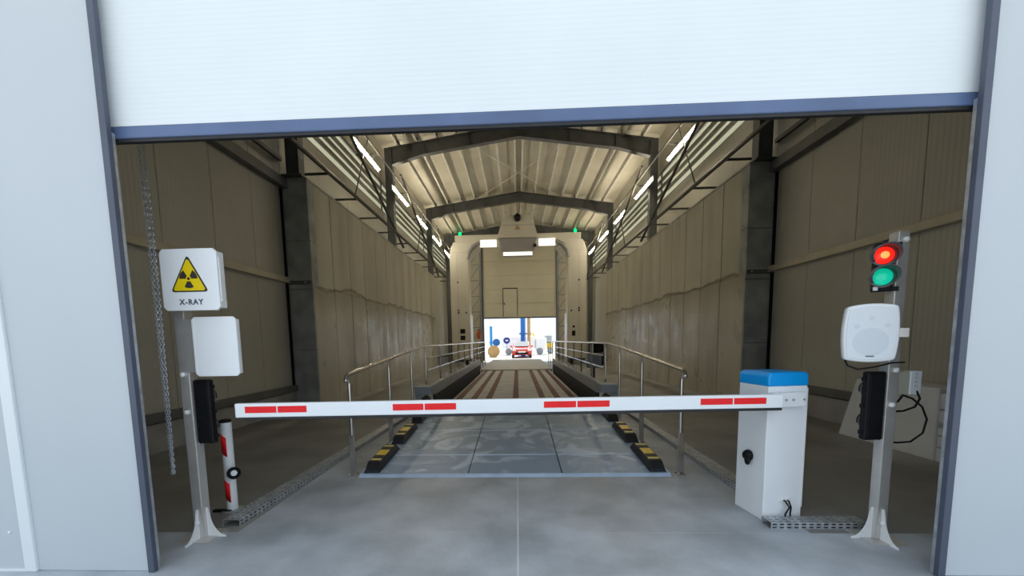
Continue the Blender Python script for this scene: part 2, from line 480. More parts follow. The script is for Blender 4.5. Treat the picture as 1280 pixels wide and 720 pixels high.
# clerestory windows, one per bay and side
wn = 0
bays = [(CY0 + 0.1, FRAMES[1]), (FRAMES[1], FRAMES[2]), (FRAMES[2], YEND - 0.1)]
ordn = ['first', 'second', 'third', 'fourth', 'fifth', 'sixth', 'seventh']
for sgn, X, sd in ((-1, WL, 'left'), (1, WR, 'right')):
    for k, (y0, y1) in enumerate(bays):
        wn += 1
        a, b = (X - 0.09, X - 0.03) if sgn < 0 else (X + 0.03, X + 0.09)
        fr = MB()
        fr.box(a, b, y0, y1, 6.5, 6.56).box(a, b, y0, y1, 7.56, 7.62).box(a, b, y0, y0 + 0.06, 6.5, 7.62).box(a, b, y1 - 0.06, y1, 6.5, 7.62)
        w = struct(fr.build('window_%d' % wn, 'mullion'), '%s translucent clerestory strip from the door, high on the %s wall' % (ordn[k], sd), 'window')
        zz = [6.56, 6.80, 7.06, 7.31, 7.56]
        for i in range(4):
            c = (a + b) / 2
            Bx(c - 0.006, c + 0.006, y0 + 0.06, y1 - 0.06, zz[i] + 0.03, zz[i + 1] - 0.03).build('pane', 'pane', w)
        for i in range(1, 4):
            Bx(a - 0.02, b + 0.02, y0 + 0.06, y1 - 0.06, zz[i] - 0.06, zz[i] + 0.06).build('glazing_bar', 'mullion', w)

# ------------------------------------------------------------------ concrete shield walls
def shield(name, sgn, xi, xo, label):
    lo, hi = min(xi, xo), max(xi, xo)
    core = struct(Bx(lo + (0 if sgn < 0 else 0.03), hi - (0.03 if sgn < 0 else 0), CY0 + 0.25, CY1, 0, CTOP - 0.02).build(name, 'backing'), label, 'wall')
    n = 13
    y0 = CY0 + 0.02
    pw = (CY1 - y0) / n
    for i in range(n):
        for z0, z1, dx in ((0.0, 2.79, 0.0), (2.80, CTOP, 0.012)):
            d = dx + random.uniform(-0.004, 0.004)
            t = xi + sgn * d
            a, b = (t - 0.05, t) if sgn < 0 else (t, t + 0.05)
            Bx(a, b, y0 + i * pw + 0.010, y0 + (i + 1) * pw - 0.010, z0, z1).build('concrete_panel', 'shield', core, bevel=0.006, seg=1)
    # top coping
    Bx(lo, hi, CY0, CY1, CTOP - 0.02, CTOP + 0.03).build('coping', 'pier', core)
    # end pier, cast in lifts
    for z0, z1 in ((0, 1.35), (1.357, 2.70), (2.707, 3.75), (3.757, CTOP - 0.02)):
        Bx(lo, hi, CY0 - 0.02, CY0 + 0.26, z0, z1).build('pier_block', 'pier', core, bevel=0.01)
    return core
shield('wall_shield_left', -1, CLX, WL + 0.03, 'tall panelled concrete shielding wall on the left of the scanner lane')
shield('wall_shield_right', 1, CRX, WR - 0.03, 'tall panelled concrete shielding wall on the right of the scanner lane')

# steel straps on the piers
for sgn, xi, xo, nm in ((-1, CLX, WL, 'left'), (1, CRX, WR, 'right')):
    lo, hi = min(xi, xo), max(xi, xo)
    s = thing('pier_bracket', 'small dark steel bracket bolted on the %s concrete pier below mid height' % nm, 'bracket', ((lo + hi) / 2, CY0 - 0.02, 2.86), group='brackets on the concrete piers')
    Bx(-0.28, 0.28, -0.05, 0.0, -0.05, 0.03).build('strap', 'steel_dark', s, bevel=0.006)
    for x in (-0.18, 0.16):
        MB().lathe([(0.018, -0.07), (0.018, -0.05)], (x, 0, -0.01), 'y', 8).build('bolt', 'galv', s)

# ------------------------------------------------------------------ back wall and far door
DX0, DX1 = -2.45, 2.88
wb = struct(MB().box(WL - 0.2, DX0, YEND + 0.05, YEND + 0.2, 0, 9.8).box(DX1, WR + 0.2, YEND + 0.05, YEND + 0.2, 0, 9.8)
            .box(DX0, DX1, YEND + 0.1, YEND + 0.2, 8.0, 9.8).build('wall_back', 'backing'), 'beige metal end wall around the far door', 'wall')
for a, b in ((WL, -3.8), (-3.79, DX0), (DX1, 4.2), (4.21, WR)):
    Bx(a, b, YEND - 0.04, YEND + 0.06, 0.0, 9.7).build('wall_panel', 'panelX', wb)
Bx(DX0, DX1, YEND - 0.04, YEND + 0.06, 8.2, 9.7).build('wall_panel', 'panelX', wb)
d2 = struct(Bx(DX0 - 0.05, DX1 + 0.05, YEND + 0.02, YEND + 0.06, 3.16, 8.3).build('door_2', 'panelX'), 'cream sectional door half raised at the far end of the tunnel', 'door')
zs = [3.18, 4.2, 5.22, 6.24, 7.26, 8.25]
for i in range(5):
    Bx(DX0, DX1, YEND - 0.02, YEND + 0.025, zs[i], zs[i + 1] - 0.012).build('door_section', 'cream', d2, bevel=0.006, seg=1)
Bx(DX0, DX1, YEND - 0.03, YEND + 0.05, 3.10, 3.18).build('bottom_bar', 'steel_mid', d2)
pdx = -0.98
wk = Bx(pdx, pdx + 1.0, YEND - 0.035, YEND - 0.02, 3.3, 5.25).build('wicket_door', 'cream', d2)
MB().box(pdx - 0.05, pdx, YEND - 0.05, YEND - 0.02, 3.25, 5.32).box(pdx + 1.0, pdx + 1.05, YEND - 0.05, YEND - 0.02, 3.25, 5.32).box(pdx, pdx + 1.0, YEND - 0.05, YEND - 0.02, 5.25, 5.32).build('wicket_frame', 'steel_mid', d2)
Bx(pdx + 0.06, pdx + 0.10, YEND - 0.09, YEND - 0.035, 4.1, 4.25).build('handle', 'black', wk)
for x in (DX0 - 0.12, DX1 + 0.02):
    Bx(x, x + 0.10, YEND - 0.16, YEND - 0.04, 0, 8.3).build('guide_rail', 'steel_dark', d2)

# ------------------------------------------------------------------ roof
def roof_z(x): return EAVE + (RIDGE - EAVE) * (1 - abs(x - XM) / (WR - XM + 0.2))
rid = struct(Bx(XM - 0.15, XM + 0.15, FY, YEND + 0.2, RIDGE + 0.08, RIDGE + 0.12).build('ceiling', 'roof'), 'beige metal roof underside with long purlins', 'ceiling')
ys = [FY + 0.05] + FRAMES[0:1] + FRAMES[1:] + [YEND + 0.2]
for i in range(len(ys) - 1):
    for s in (-1, 1):
        xe = WL - 0.2 if s < 0 else WR + 0.2
        ze = roof_z(xe)
        MB().prism([(XM, RIDGE), (xe, ze), (xe, ze + 0.08), (XM, RIDGE + 0.08)], ys[i] + 0.004, ys[i + 1] - 0.004, 'y').build('roof_sheet', 'roof', rid)
np_ = 7
pur = None
for s in (-1, 1):
    for i in range(np_):
        t = (i + 0.22) / np_
        x = XM + s * t * (WR - XM - 0.1)
        z = roof_z(x)
        if pur is None:
            pur = MB().box(-0.03, 0.03, FY + 0.2, YEND, -0.022, 0).box(-0.03, -0.024, FY + 0.2, YEND, -0.19, 0).box(-0.03, 0.045, FY + 0.2, YEND, -0.20, -0.185).build('purlin', 'purlin', rid, loc=(x, 0, z))
        else:
            inst(pur, rid, (x, 0, z))
# roof bracing rods
for a, b in ((1, 2), (2, 3)):
    ya, yb = FRAMES[a], FRAMES[b]
    for (x0, x1) in ((XM - 2.4, XM + 2.4), (XM + 2.4, XM - 2.4)):
        MB().tube([(x0, ya, roof_z(x0) - 0.24), (x1, yb, roof_z(x1) - 0.24)], 0.009, 6).build('bracing_rod', 'purlin', rid)

# portal frames
flab = ['dark steel portal frame nearest the door, columns on the concrete piers', 'dark steel portal frame second from the door, first arch seen below the roof',
        'dark steel portal frame third from the door at the shield wall ends', 'dark steel portal frame farthest away behind the scanner gantry']
for k, y in enumerate(FRAMES):
    t = thing('portal_frame', flab[k], 'steel frame', (0, y, 0), group='steel portal frames')
    zb = CTOP + 0.03 if k < 3 else 0.0
    for s, X in ((-1, -4.78), (1, 5.14)):
        if k == 2: X += s * 0.0
        zt = roof_z(X) - 0.24
        c = MB().box(X - 0.13, X + 0.13, -0.12, -0.105, zb, zt).box(X - 0.13, X + 0.13, 0.105, 0.12, zb, zt).box(X - 0.012, X + 0.012, -0.11, 0.11, zb, zt)
        c.box(X - 0.14, X - 0.12, -0.12, 0.12, zb, zt).box(X + 0.12, X + 0.14, -0.12, 0.12, zb, zt)
        co = c.build('column', 'steel_dark', t)
        Bx(X - 0.22, X + 0.22, -0.2, 0.2, zb, zb + 0.03).build('base_plate', 'steel_dark', co)
        # haunched rafter: deep at the column, tapering to the ridge
        xs = [X, X - s * 1.3, XM]
        top = [roof_z(x) - 0.22 for x in xs]
        bot = [top[0] - 0.66, top[1] - 0.48, top[2] - 0.50]
        r = MB()
        r.prism([(xs[0], bot[0]), (xs[1], bot[1]), (xs[2], bot[2]), (xs[2], top[2]), (xs[1], top[1]), (xs[0], top[0])], -0.012, 0.012, 'y')
        for i in range(2):
            r.prism([(xs[i], bot[i]), (xs[i + 1], bot[i + 1]), (xs[i + 1], bot[i + 1] + 0.03), (xs[i], bot[i] + 0.03)], -0.11, 0.11, 'y')
            r.prism([(xs[i], top[i]), (xs[i + 1], top[i + 1]), (xs[i + 1], top[i + 1] - 0.03), (xs[i], top[i] - 0.03)], -0.11, 0.11, 'y')
        ra = r.build('rafter', 'steel_dark', t)
        for fx in (0.28, 0.62, 0.97):
            x = X + (XM - X) * fx
            zt2 = roof_z(x) - 0.23
            Bx(x - 0.008, x + 0.008, -0.105, 0.105, zt2 - 0.48, zt2).build('stiffener', 'steel_dark', ra)
        for i in range(1, np_):
            x = XM + s * (i + 0.22) / np_ * (WR - XM - 0.1)
            if abs(x - XM) < abs(X - XM):
                Bx(x - 0.05, x + 0.05, -0.04, 0.04, roof_z(x) - 0.24, roof_z(x) - 0.02).build('cleat', 'steel_dark', ra)

# longitudinal bracing trusses above the shield walls
for s, X, WX, sd in ((-1, -4.36, WL, 'left'), (1, 4.74, WR, 'right')):
    t = thing('bracing_truss', 'dark steel tube truss running above the %s concrete wall' % sd, 'truss', (X, 5.0, 5.1), group='wall bracing trusses')
    zc = 0.38
    MB().tube([(0, -2.3, zc), (0, 23.0, zc)], 0.048, 8).build('chord', 'steel_mid', t, smooth=True)
    MB().tube([(-0.0, -2.3, 2.42), (0, 23.0, 2.42)], 0.03, 8).build('chord', 'steel_mid', t, smooth=True)
    for a, b in ((FRAMES[0], FRAMES[1]), (FRAMES[1], FRAMES[2]), (FRAMES[2], FRAMES[3])):
        MB().tube([(0, a - 5.0, 2.75), (0, b - 5.0, 0.05)], 0.045, 8).build('diagonal', 'steel_mid', t, smooth=True)
        MB().tube([(0, (a + b) / 2 - 5.0, 2.42), (0, (a + b) / 2 - 5.0 - 1.2, zc)], 0.02, 6).build('diagonal', 'steel_mid', t, smooth=True)
    st = None
    for i in range(11):
        y = 4.7 + i * 1.72
        d = WX - X
        if st is None:
            st = MB().bar((0, 0, zc), (d, 0, zc), 0.035, 0.05).build('outrigger', 'steel_mid', t, loc=(0, y, 0))
        else:
            inst(st, t, (0, y, 0))
    st = None
    for i in range(5):
        y = 4.9 + i * 3.45
        if st is None:
            st = MB().bar((0, 0, 2.42), (WX - X, 0, 2.42), 0.03, 0.04).build('outrigger', 'steel_mid', t, loc=(0, y, 0))
        else:
            inst(st, t, (0, y, 0))

# fluorescent tube lights
for s, X, sd in ((-1, -4.46, 'left'), (1, 4.88, 'right')):
    for k in range(5):
        y = 11.6 + k * 3.52
        t = thing('tube_light', '%s lit tube light from the door, high on the %s side' % (ordn[k], sd), 'light', (X, y, 7.16), group='tube lights along the roof edge')
        Bx(min(s * 0.03, s * 0.08), max(s * 0.03, s * 0.08), 0, 2.05, -0.09, 0.09).build('housing', 'lamp_body', t, bevel=0.01)  # housing enlarged to shield the wall from the tube's light
        MB().tube([(0, 0.03, 0), (0, 2.02, 0)], 0.021, 10).build('tube', 'tube', t, smooth=True)
        for yy in (0.4, 1.65):
            MB().tube([(s * 0.055, yy, 0.04), (s * 0.055, yy, 0.36)], 0.012, 6).build('hanger', 'steel_dark', t)

# ------------------------------------------------------------------ ramp, deck, guide beams
RX0, RX1 = -1.77, 1.63
def rz(y): return 0.02 + (y - 4.3) * 0.0676
RY1 = 7.75
ramp = thing('ramp', 'dusty blue-grey plate ramp leading up to the scanner deck', 'ramp', (0, 0, 0))
Bsol = MB().prism([(4.33, 0), (RY1, 0), (RY1, rz(RY1) - 0.02), (4.33, 0.005)], RX0 + 0.02, RX1 - 0.02, 'x').build('ramp_body', 'trough', ramp)
xs = [RX0, -0.572, 0.478, RX1]
yr = [4.33, 4.93, 5.98, 6.95, RY1]
for i in range(3):
    for j in range(4):
        a, b = xs[i] + 0.006, xs[i + 1] - 0.006
        y0, y1 = yr[j] + 0.010, yr[j + 1] - 0.010
        dz = random.uniform(-0.003, 0.002)
        MB().prism([(y0, rz(y0) - 0.018 + dz), (y1, rz(y1) - 0.018 + dz), (y1, rz(y1) + dz), (y0, rz(y0) + dz)], a, b, 'x').build('ramp_plate', 'plate', ramp)
for y in (4.93, 5.98):
    for i in range(3):
        MB().prism([(y - 0.013, rz(y - 0.013)), (y + 0.013, rz(y + 0.013)), (y + 0.010, rz(y + 0.010) + 0.005), (y - 0.010, rz(y - 0.010) + 0.005)], xs[i] + 0.008, xs[i + 1] - 0.008, 'x').build('joint_bar', 'plate_edge', ramp)
MB().prism([(4.27, 0.0), (4.33, 0.0), (4.33, 0.026), (4.31, 0.026)], RX0 - 0.02, RX1 + 0.02, 'x').build('edge_angle', 'plate_edge', ramp)
for x in (RX0 - 0.01, RX1 + 0.01):
    MB().prism([(4.31, 0.0), (RY1, 0), (RY1, rz(RY1) + 0.004), (4.31, 0.03)], x - 0.012, x + 0.012, 'x').build('side_angle', 'plate_edge', ramp)

DZ = 0.255
DX_0, DX_1 = -1.41, 1.31
dk = thing('scanner_deck', 'long raised deck with brown tread strips down the middle of the tunnel', 'deck', (0, 0, 0))
Bx(DX_0, DX_1, RY1 + 0.01, 26.0, 0, DZ - 0.03).build('deck_body', 'trough', dk)
sx = [-1.27, -0.95, -0.63, -0.05, 0.53, 0.85, 1.17]
hw = 0.062
edges = [DX_0] + [e for x in sx for e in (x - hw, x + hw)] + [DX_1]
for i in range(0, len(edges), 2):
    Bx(edges[i] + 0.004, edges[i + 1] - 0.004, RY1 + 0.01, 16.5, DZ - 0.03, DZ).build('deck_plate', 'deck', dk)
for x in sx:
    Bx(x - hw, x + hw, RY1 + 0.05, 16.45, DZ - 0.03, DZ + 0.008).build('tread_strip', 'strip', dk)
Bx(DX_0 - 0.12, DX_1 + 0.12, 16.5, 16.95, DZ - 0.06, DZ - 0.035).build('cross_channel', 'trough', dk)
for y0, y1 in ((16.95, 20.0), (20.01, 23.0), (23.01, 26.0)):
    Bx(DX_0 - 0.18, DX_1 + 0.18, y0, y1, DZ - 0.03, DZ + 0.005).build('deck_plate', 'deck_light', dk)
MB().prism([(26.0, 0), (29.6, 0), (26.0, DZ)], DX_0 - 0.18, DX_1 + 0.18, 'x').build('exit_ramp', 'deck_light', dk)

for s, x0, x1, sd in ((-1, -1.93, -1.62, 'left'), (1, 1.52, 1.83, 'right')):
    t = thing('guide_beam', 'grey steel guide beam with small white markers on the %s of the deck' % sd, 'beam', ((x0 + x1) / 2, 7.35, 0), group='guide beams beside the deck')
    h = (x1 - x0) / 2
    inx = h * (-s)
    Bx(-h, h, 0, 0.42, 0.50, 0.66).build('end_box', 'beam', t, bevel=0.012)
    Bx(min(inx, inx - (-s) * 0.13), max(inx, inx - (-s) * 0.13), 0.42, 9.9, 0.46, 0.66).build('beam_box', 'beam', t, bevel=0.01)
    Bx(min(inx * 0.97, inx * 0.6), max(inx * 0.97, inx * 0.6), 0.43, 9.9, 0.0, 0.46).build('shaded_web', 'trough', t)  # web coloured black for the shadow under the beam
    MB().lathe([(0.075, -0.09), (0.085, -0.07), (0.085, 0.0)], (inx * 0.35, 0.05, 0.41), 'y', 14).build('buffer', 'rubber', t, smooth=True)
    Bx(min(-inx, -inx * 0.25), max(-inx, -inx * 0.25), 0.05, 0.09, 0.0, 0.50).build('end_plate', 'beam', t)
    Bx(min(inx, inx * 0.86), max(inx, inx * 0.86), 0.5, 9.9, 0.66, 0.69).build('lit_edge_strip', 'galv', t)  # pale strip stands in for light along the beam's top edge
    mk = None
    for y in (1.75, 3.3, 4.9, 6.5, 8.1):
        if mk is None:
            mk = MB().lathe([(0.042, 0.69), (0.042, 0.75), (0.028, 0.79), (0.0, 0.80)], (inx * 0.93, 0, 0), 'z', 8).build('marker', 'white_warm', t, smooth=True, loc=(0, y, 0))
        else:
            inst(mk, t, (0, y, 0))
    # trough between beam and deck, coloured black for the shadow in the gap
    xa, xb = (x1, DX_0) if s < 0 else (DX_1, x0)
    Bx(xa - (x0 + x1) / 2, xb - (x0 + x1) / 2, 0.43, 9.1, 0.0, 0.06).build('cable_trough', 'trough', t)

# ------------------------------------------------------------------ handrails
def handrail(X, s, sd):
    t = thing('handrail', 'stainless steel handrail with posts along the %s side of ramp and deck' % sd, 'handrail', (X, 0, 0), group='handrails')
    pts = [(0.0, 4.30, 1.09), (0, 4.32, 1.135)]
    pts += [(0, 4.36, 1.15), (0, 6.0, 1.27), (0, 7.75, 1.395), (0, 7.95, 1.405), (0, 8.15, 1.408), (0, 23.4, 1.408)]
    MB().tube(pts, 0.0235, 10).build('top_rail', 'rail', t, smooth=True)
    MB().sphere((0, 4.30, 1.09), 0.027, 10, 8).build('end_cap', 'rail', t, smooth=True)
    for y, zt in ((4.36, 1.15), (5.75, 1.25), (7.0, 1.34), (8.12, 1.405)):
        p = MB().box(-0.032, 0.032, -0.008 + y, 0.008 + y, 0.0, 0.46).build('post_foot', 'rail', t, bevel=0.003)
        MB().tube([(0, y + 0.02, 0.36), (0, y + 0.02, zt - 0.10)], 0.02, 10).build('post', 'rail', t, smooth=True)
        MB().tube([(0, y + 0.02, zt - 0.11), (0, y, zt - 0.02)], 0.011, 8).build('rail_saddle', 'rail', t, smooth=True)
        Bx(-0.05, 0.05, y - 0.05, y + 0.05, 0.0, 0.008).build('foot_plate', 'rail', t)
        MB().lathe([(0.014, 0.0), (0.014, 0.02), (0.006, 0.028)], (-0.03, y - 0.03, 0), 'z', 8).build('bolt', 'galv', t)
    src = None
    for i in range(10):
        y = 9.7 + i * 1.5
        if src is None:
            src = MB().tube([(0, 0, 0.0), (0, 0, 1.40)], 0.02, 8).build('post', 'rail', t, smooth=True, loc=(0, y, 0))
        else:
            inst(src, t, (0, y, 0))
    for z in (1.15, 0.90):
        MB().tube([(0, 8.3, z), (0, 23.3, z)], 0.014, 8).build('mid_rail', 'rail', t, smooth=True)
handrail(-1.885, -1, 'left')
handrail(1.775, 1, 'right')

# ------------------------------------------------------------------ wheel stops
def stop(label, X, y, s):
    t = thing('wheel_stop', label, 'wheel stop', (X, y, rz(y)), group='wheel stops on the ramp')
    t.rotation_euler = (math.atan(0.0676), 0, 0)
    L, w, hgt = 0.82, 0.092, 0.10
    pr = [(-w, 0), (w, 0), (w * 0.93, 0.045), (w * 0.78, hgt), (-w * 0.78, hgt), (-w * 0.93, 0.045)]
    b = MB()
    secs = [(0.0, 0.28), (0.10, 1.0), (L - 0.10, 1.0), (L, 0.28)]
    vs = []
    for yy, k in secs:
        vs += [(px, yy, pz * k if pz > 0 else 0) for px, pz in pr]
    fs = [tuple(range(6))[::-1], tuple(range(18, 24))]
    for i in range(3):
        fs += [(i * 6 + j, i * 6 + (j + 1) % 6, (i + 1) * 6 + (j + 1) % 6, (i + 1) * 6 + j) for j in range(6)]
    b.add(vs, fs)
    b.build('body', 'rubber', t, bevel=0.006)
    top = w * 0.72
    # raised ribs between the reflectors
    for yy in (0.24, 0.56):
        Bx(-top, top, yy, yy + 0.04, hgt - 0.002, hgt + 0.003).build('rib', 'rubber', t)
    Bx(-top * 0.9, top * 0.9, 0.32, 0.50, hgt - 0.002, hgt + 0.004).build('reflector', 'yellow', t)
    Bx(-top * 0.9, top * 0.9, 0.15, 0.195, hgt - 0.002, hgt + 0.004).build('reflector', 'paleyellow', t)
    Bx(-top * 0.9, top * 0.9, 0.625, 0.67, hgt - 0.002, hgt + 0.004).build('reflector', 'paleyellow', t)
for s, X, sd in ((-1, -1.672, 'left'), (1, 1.535, 'right')):
    for k, y in enumerate((4.355, 5.36, 6.40)):
        stop('%s black wheel stop with yellow reflectors from the door, %s ramp edge' % (ordn[k], sd), X, y, s)

# ------------------------------------------------------------------ scanner gantry
GY = 24.4
g = thing('scanner_gantry', 'large cream portal scanner spanning the lane deep in the tunnel', 'scanner', (0.1, GY, 0))
for s in (-1, 1):
    P = lambda pts: [(s * a, b) for a, b in pts]
    lg = MB().prism(P([(2.97, 0.35), (4.08, 0.35), (4.08, 6.75), (3.85, 7.35), (2.3, 7.35), (2.3, 7.1), (2.97, 6.45)]), 0, 1.3, 'y').build('leg', 'gantry', g, bevel=0.03)
    # seams, vents, knobs
    Bx(min(s * 3.62, s * 3.635), max(s * 3.62, s * 3.635), -0.006, 0, 0.4, 6.7).build('seam', 'gantry_grey', lg)
    Bx(min(s * 3.0, s * 4.05), max(s * 3.0, s * 4.05), -0.006, 0, 6.74, 6.755).build('seam', 'gantry_grey', lg)
    for x, z in ((3.62, 5.0), (3.62, 3.35), (3.62, 3.2), (3.16, 3.2)):
        MB().lathe([(0.05, -0.05), (0.05, 0.0)], (s * x, 0, z), 'y', 10).build('knob', 'black', lg)
    if s < 0:
        for z in (1.95, 1.55):
            vt = Bx(-3.55, -3.25, -0.02, 0.0, z, z + 0.27).build('vent', 'black', lg)
    else:
        Bx(3.2, 3.4, -0.02, 0.0, 1.7, 2.0).build('vent', 'black', lg)
        MB().lathe([(0.07, -0.05), (0.07, 0.0)], (3.3, 0, 2.25), 'y', 10).build('knob', 'black', lg)
    for x in (3.2, 3.4, 3.6):
        MB().lathe([(0.035, -0.04), (0.035, 0.0)], (s * x, 0, 1.22), 'y', 8).build('knob', 'gantry_grey', lg)
    Bx(min(s * 2.96, s * 2.90), max(s * 2.96, s * 2.90), 0.0, 1.25, 0.4, 3.1).build('lit_face_strip', 'white', g, bevel=0.02)  # white strip stands in for daylight on the leg's inner face
    MB().tube([(s * 2.98, -0.06, 6.35), (s * 2.9, -0.06, 6.75), (s * 2.65, -0.06, 7.08), (s * 2.25, -0.06, 7.28)], 0.12, 10).build('corner_duct', 'gantry_grey', g, smooth=True)
    Bx(min(s * 2.2, s * 1.25), max(s * 2.2, s * 1.25), -0.10, -0.02, 7.02, 7.42).build('light_panel', 'ledpanel', g, bevel=0.01)
    for yy in (0.25, 1.05):
        wl = MB().lathe([(0.19, -0.09), (0.22, -0.06), (0.22, 0.06), (0.19, 0.09)], (s * 3.2, yy, 0.22), 'x', 16).build('wheel', 'rubber', g, smooth=True)
    Bx(min(s * 2.9, s * 4.0), max(s * 2.9, s * 4.0), 0.05, 1.25, 0.2, 0.4).build('bogie', 'steel_dark', g)
Bx(-3.75, 3.75, 0.1, 1.25, 7.3, 7.78).build('cross_beam', 'gantry', g, bevel=0.03)
Bx(-2.5, 2.5, 0.0, 0.12, 7.0, 7.4).build('beam_fascia', 'gantry', g)
hs = MB().prism([(-1.18, 7.42), (1.18, 7.42), (1.1, 7.75), (0.8, 8.7), (-0.8, 8.7), (-1.1, 7.75)], -0.45, 1.3, 'y').build('tube_housing', 'gantry', g, bevel=0.03)
Bx(-0.95, 0.95, -0.458, -0.448, 8.12, 8.14).build('seam', 'gantry_grey', hs)
lb = MB().prism([(-1.12, 7.40), (1.12, 7.40), (0.9, 6.62), (-0.9, 6.62)], -0.42, 1.2, 'y').build('lower_housing', 'gantry_grey', g, bevel=0.03)
Bx(-0.85, 0.85, -0.45, -0.36, 6.42, 6.6).build('light_panel', 'ledpanel', g, bevel=0.01)
MB().sphere((0, -0.58, 8.5), 0.2, 14, 10, (1, 0.9, 1.1)).build('camera_dome', 'black', g, smooth=True)
MB().prism([(-0.17, 7.86), (0.17, 7.86), (0, 8.16)], -0.47, -0.455, 'y').build('warning_triangle', 'tan', g)
MB().sphere((1.0, -0.5, 6.95), 0.1, 10, 8).build('sensor', 'black', g, smooth=True)
# rails under the gantry
for s in (-1, 1):
    Bx(min(s * 3.1, s * 3.3) + 0.1, max(s * 3.1, s * 3.3) + 0.1, 23.6, 26.6, 0.0, 0.0 + 0.02).build('gantry_rail', 'steel_mid', g, loc=(-0.1, -GY, 0))

# lattice uprights behind the gantry
for s, sd in ((-1, 'left'), (1, 'right')):
    t = thing('lattice_column', 'grey lattice upright behind the scanner on the %s' % sd, 'column', (0.15 + s * 2.98, 27.6, 0), group='lattice uprights')
    for x in (-0.42, 0.32):
        Bx(x, x + 0.12, -0.06, 0.06, 0, 7.8).build('chord', 'beam', t)
    for i in range(7):
        z0 = 0.3 + i * 1.05
        MB().bar((-0.36, 0, z0), (0.38, 0, z0 + (1.05 if i % 2 else 0.95)), 0.04, 0.05).build('brace', 'beam', t)
        Bx(-0.36, 0.38, -0.03, 0.03, z0 - 0.03, z0 + 0.03).build('rung', 'beam', t)

# green lamps on the last frame
for s, x, sd in ((-1, -3.85, 'left'), (1, 4.05, 'right')):
    zr = roof_z(x) - 0.22
    t = thing('exit_lamp', 'small green lamp on the far roof frame, %s of the scanner top' % sd, 'light', (x, FRAMES[3] - 0.30, roof_z(x) - 0.45), group='green lamps')
    MB().lathe([(0.05, 0.0), (0.10, 0.05), (0.11, 0.16), (0.05, 0.24)], (0, 0, 0), 'z', 10).build('globe', 'green_lamp', t, smooth=True)
    Bx(-0.06, 0.06, -0.05, 0.20, -0.05, 0.0).build('bracket', 'black', t)

# control box by the right handrail, cabinet at the end of the shield wall
t = thing('control_box', 'small grey control box on a post behind the right handrail', 'control box', (2.12, 11.2, 0))
Bx(-0.2, 0.2, -0.08, 0.08, 0.70, 1.10).build('enclosure', 'beam', t, bevel=0.012)
Bx(-0.17, 0.17, -0.09, -0.08, 0.73, 1.07).build('lid', 'beam', t, bevel=0.006)
Bx(-0.03, 0.03, -0.03, 0.03, 0, 0.72).build('stand', 'steel_dark', t)
MB().tube([(-0.05, 0, 1.10), (-0.05, 0, 1.45)], 0.03, 8).build('beacon', 'white', t, smooth=True)
t = thing('switch_cabinet', 'black switch cabinet by the end of the right concrete wall', 'cabinet', (4.55, 22.9, 0))
Bx(-0.3, 0.3, -0.2, 0.2, 0.0, 1.3).build('body', 'black', t, bevel=0.02)
Bx(-0.26, 0.26, -0.215, -0.2, 0.08, 1.24).build('door', 'black', t, bevel=0.006)
Bx(0.2, 0.23, -0.235, -0.21, 0.6, 0.75).build('handle', 'galv', t)
t = thing('fire_extinguisher', 'orange red fire extinguisher hanging on the far left upright', 'extinguisher', (-2.6, 27.3, 0))
MB().lathe([(0.10, 1.62), (0.14, 1.66), (0.14, 2.05), (0.08, 2.15), (0.03, 2.2)], (0, 0, 0), 'z', 12).build('cylinder', 'orange', t, smooth=True)
Bx(-0.06, 0.06, -0.02, 0.02, 2.2, 2.26).build('valve', 'black', t)
Bx(-0.05, 0.05, 0.12, 0.24, 1.8, 1.86).build('wall_hook', 'steel_dark', t)

# ------------------------------------------------------------------ perforated cable trays
def slotted(mb, L, H, nrow, pitch, slot, sh, plane):
    """sheet L x H with rows of open slots; plane maps (u,v) to 3D"""
    n = int(L / pitch)
    us = [0.0]
    for i in range(n):
        c = (i + 0.5) * L / n
        us += [c - slot / 2, c + slot / 2]
    us.append(L)
    vsx = [0.0]
    for r in range(nrow):
        c = (r + 0.5) * H / nrow
        vsx += [c - sh / 2, c + sh / 2]
    vsx.append(H)
    for i in range(len(us) - 1):
        for j in range(len(vsx) - 1):
            if i % 2 == 1 and j % 2 == 1: continue
            mb.add([plane(us[i], vsx[j]), plane(us[i + 1], vsx[j]), plane(us[i + 1], vsx[j + 1]), plane(us[i], vsx[j + 1])], [(0, 1, 2, 3)])

def tray(name, label, loc, rzr, L, W, H):
    t = thing(name, label, 'cable tray', loc, rzr, group='perforated cable trays')
    for nm, pl, hh, rows in (('side', lambda u, v: (0, u, v), H, 2), ('side', lambda u, v: (W, u, v), H, 2)):
        m = MB(); slotted(m, L, hh, rows, 0.055, 0.032, 0.012, pl)
        o = m.build(nm, 'galv', t); sd = o.modifiers.new('thick', 'SOLIDIFY'); sd.thickness = 0.002
    m = MB(); slotted(m, L, W, 3, 0.055, 0.032, 0.014, lambda u, v: (v, u, H))
    o = m.build('cover', 'galv', t); sd = o.modifiers.new('thick', 'SOLIDIFY'); sd.thickness = 0.002
    Bx(0.004, W - 0.004, 0.003, L - 0.003, 0.001, 0.006).build('base', 'girt_dark', t)
    return t
tray('cable_tray', 'long perforated cable tray on the floor left of the ramp, starting by the sign post', (-2.47, 3.10, 0), -0.03, 6.6, 0.15, 0.055)
tray('cable_tray', 'long perforated cable tray on the floor right of the ramp, behind the barrier cabinet', (2.10, 3.62, 0), -0.012, 6.0, 0.16, 0.055)
tray('cable_tray', 'short galvanised cable tray between the barrier cabinet and the signal post', (1.955, 3.185, 0), -PI / 2 + 0.0, 0.72, 0.12, 0.05)

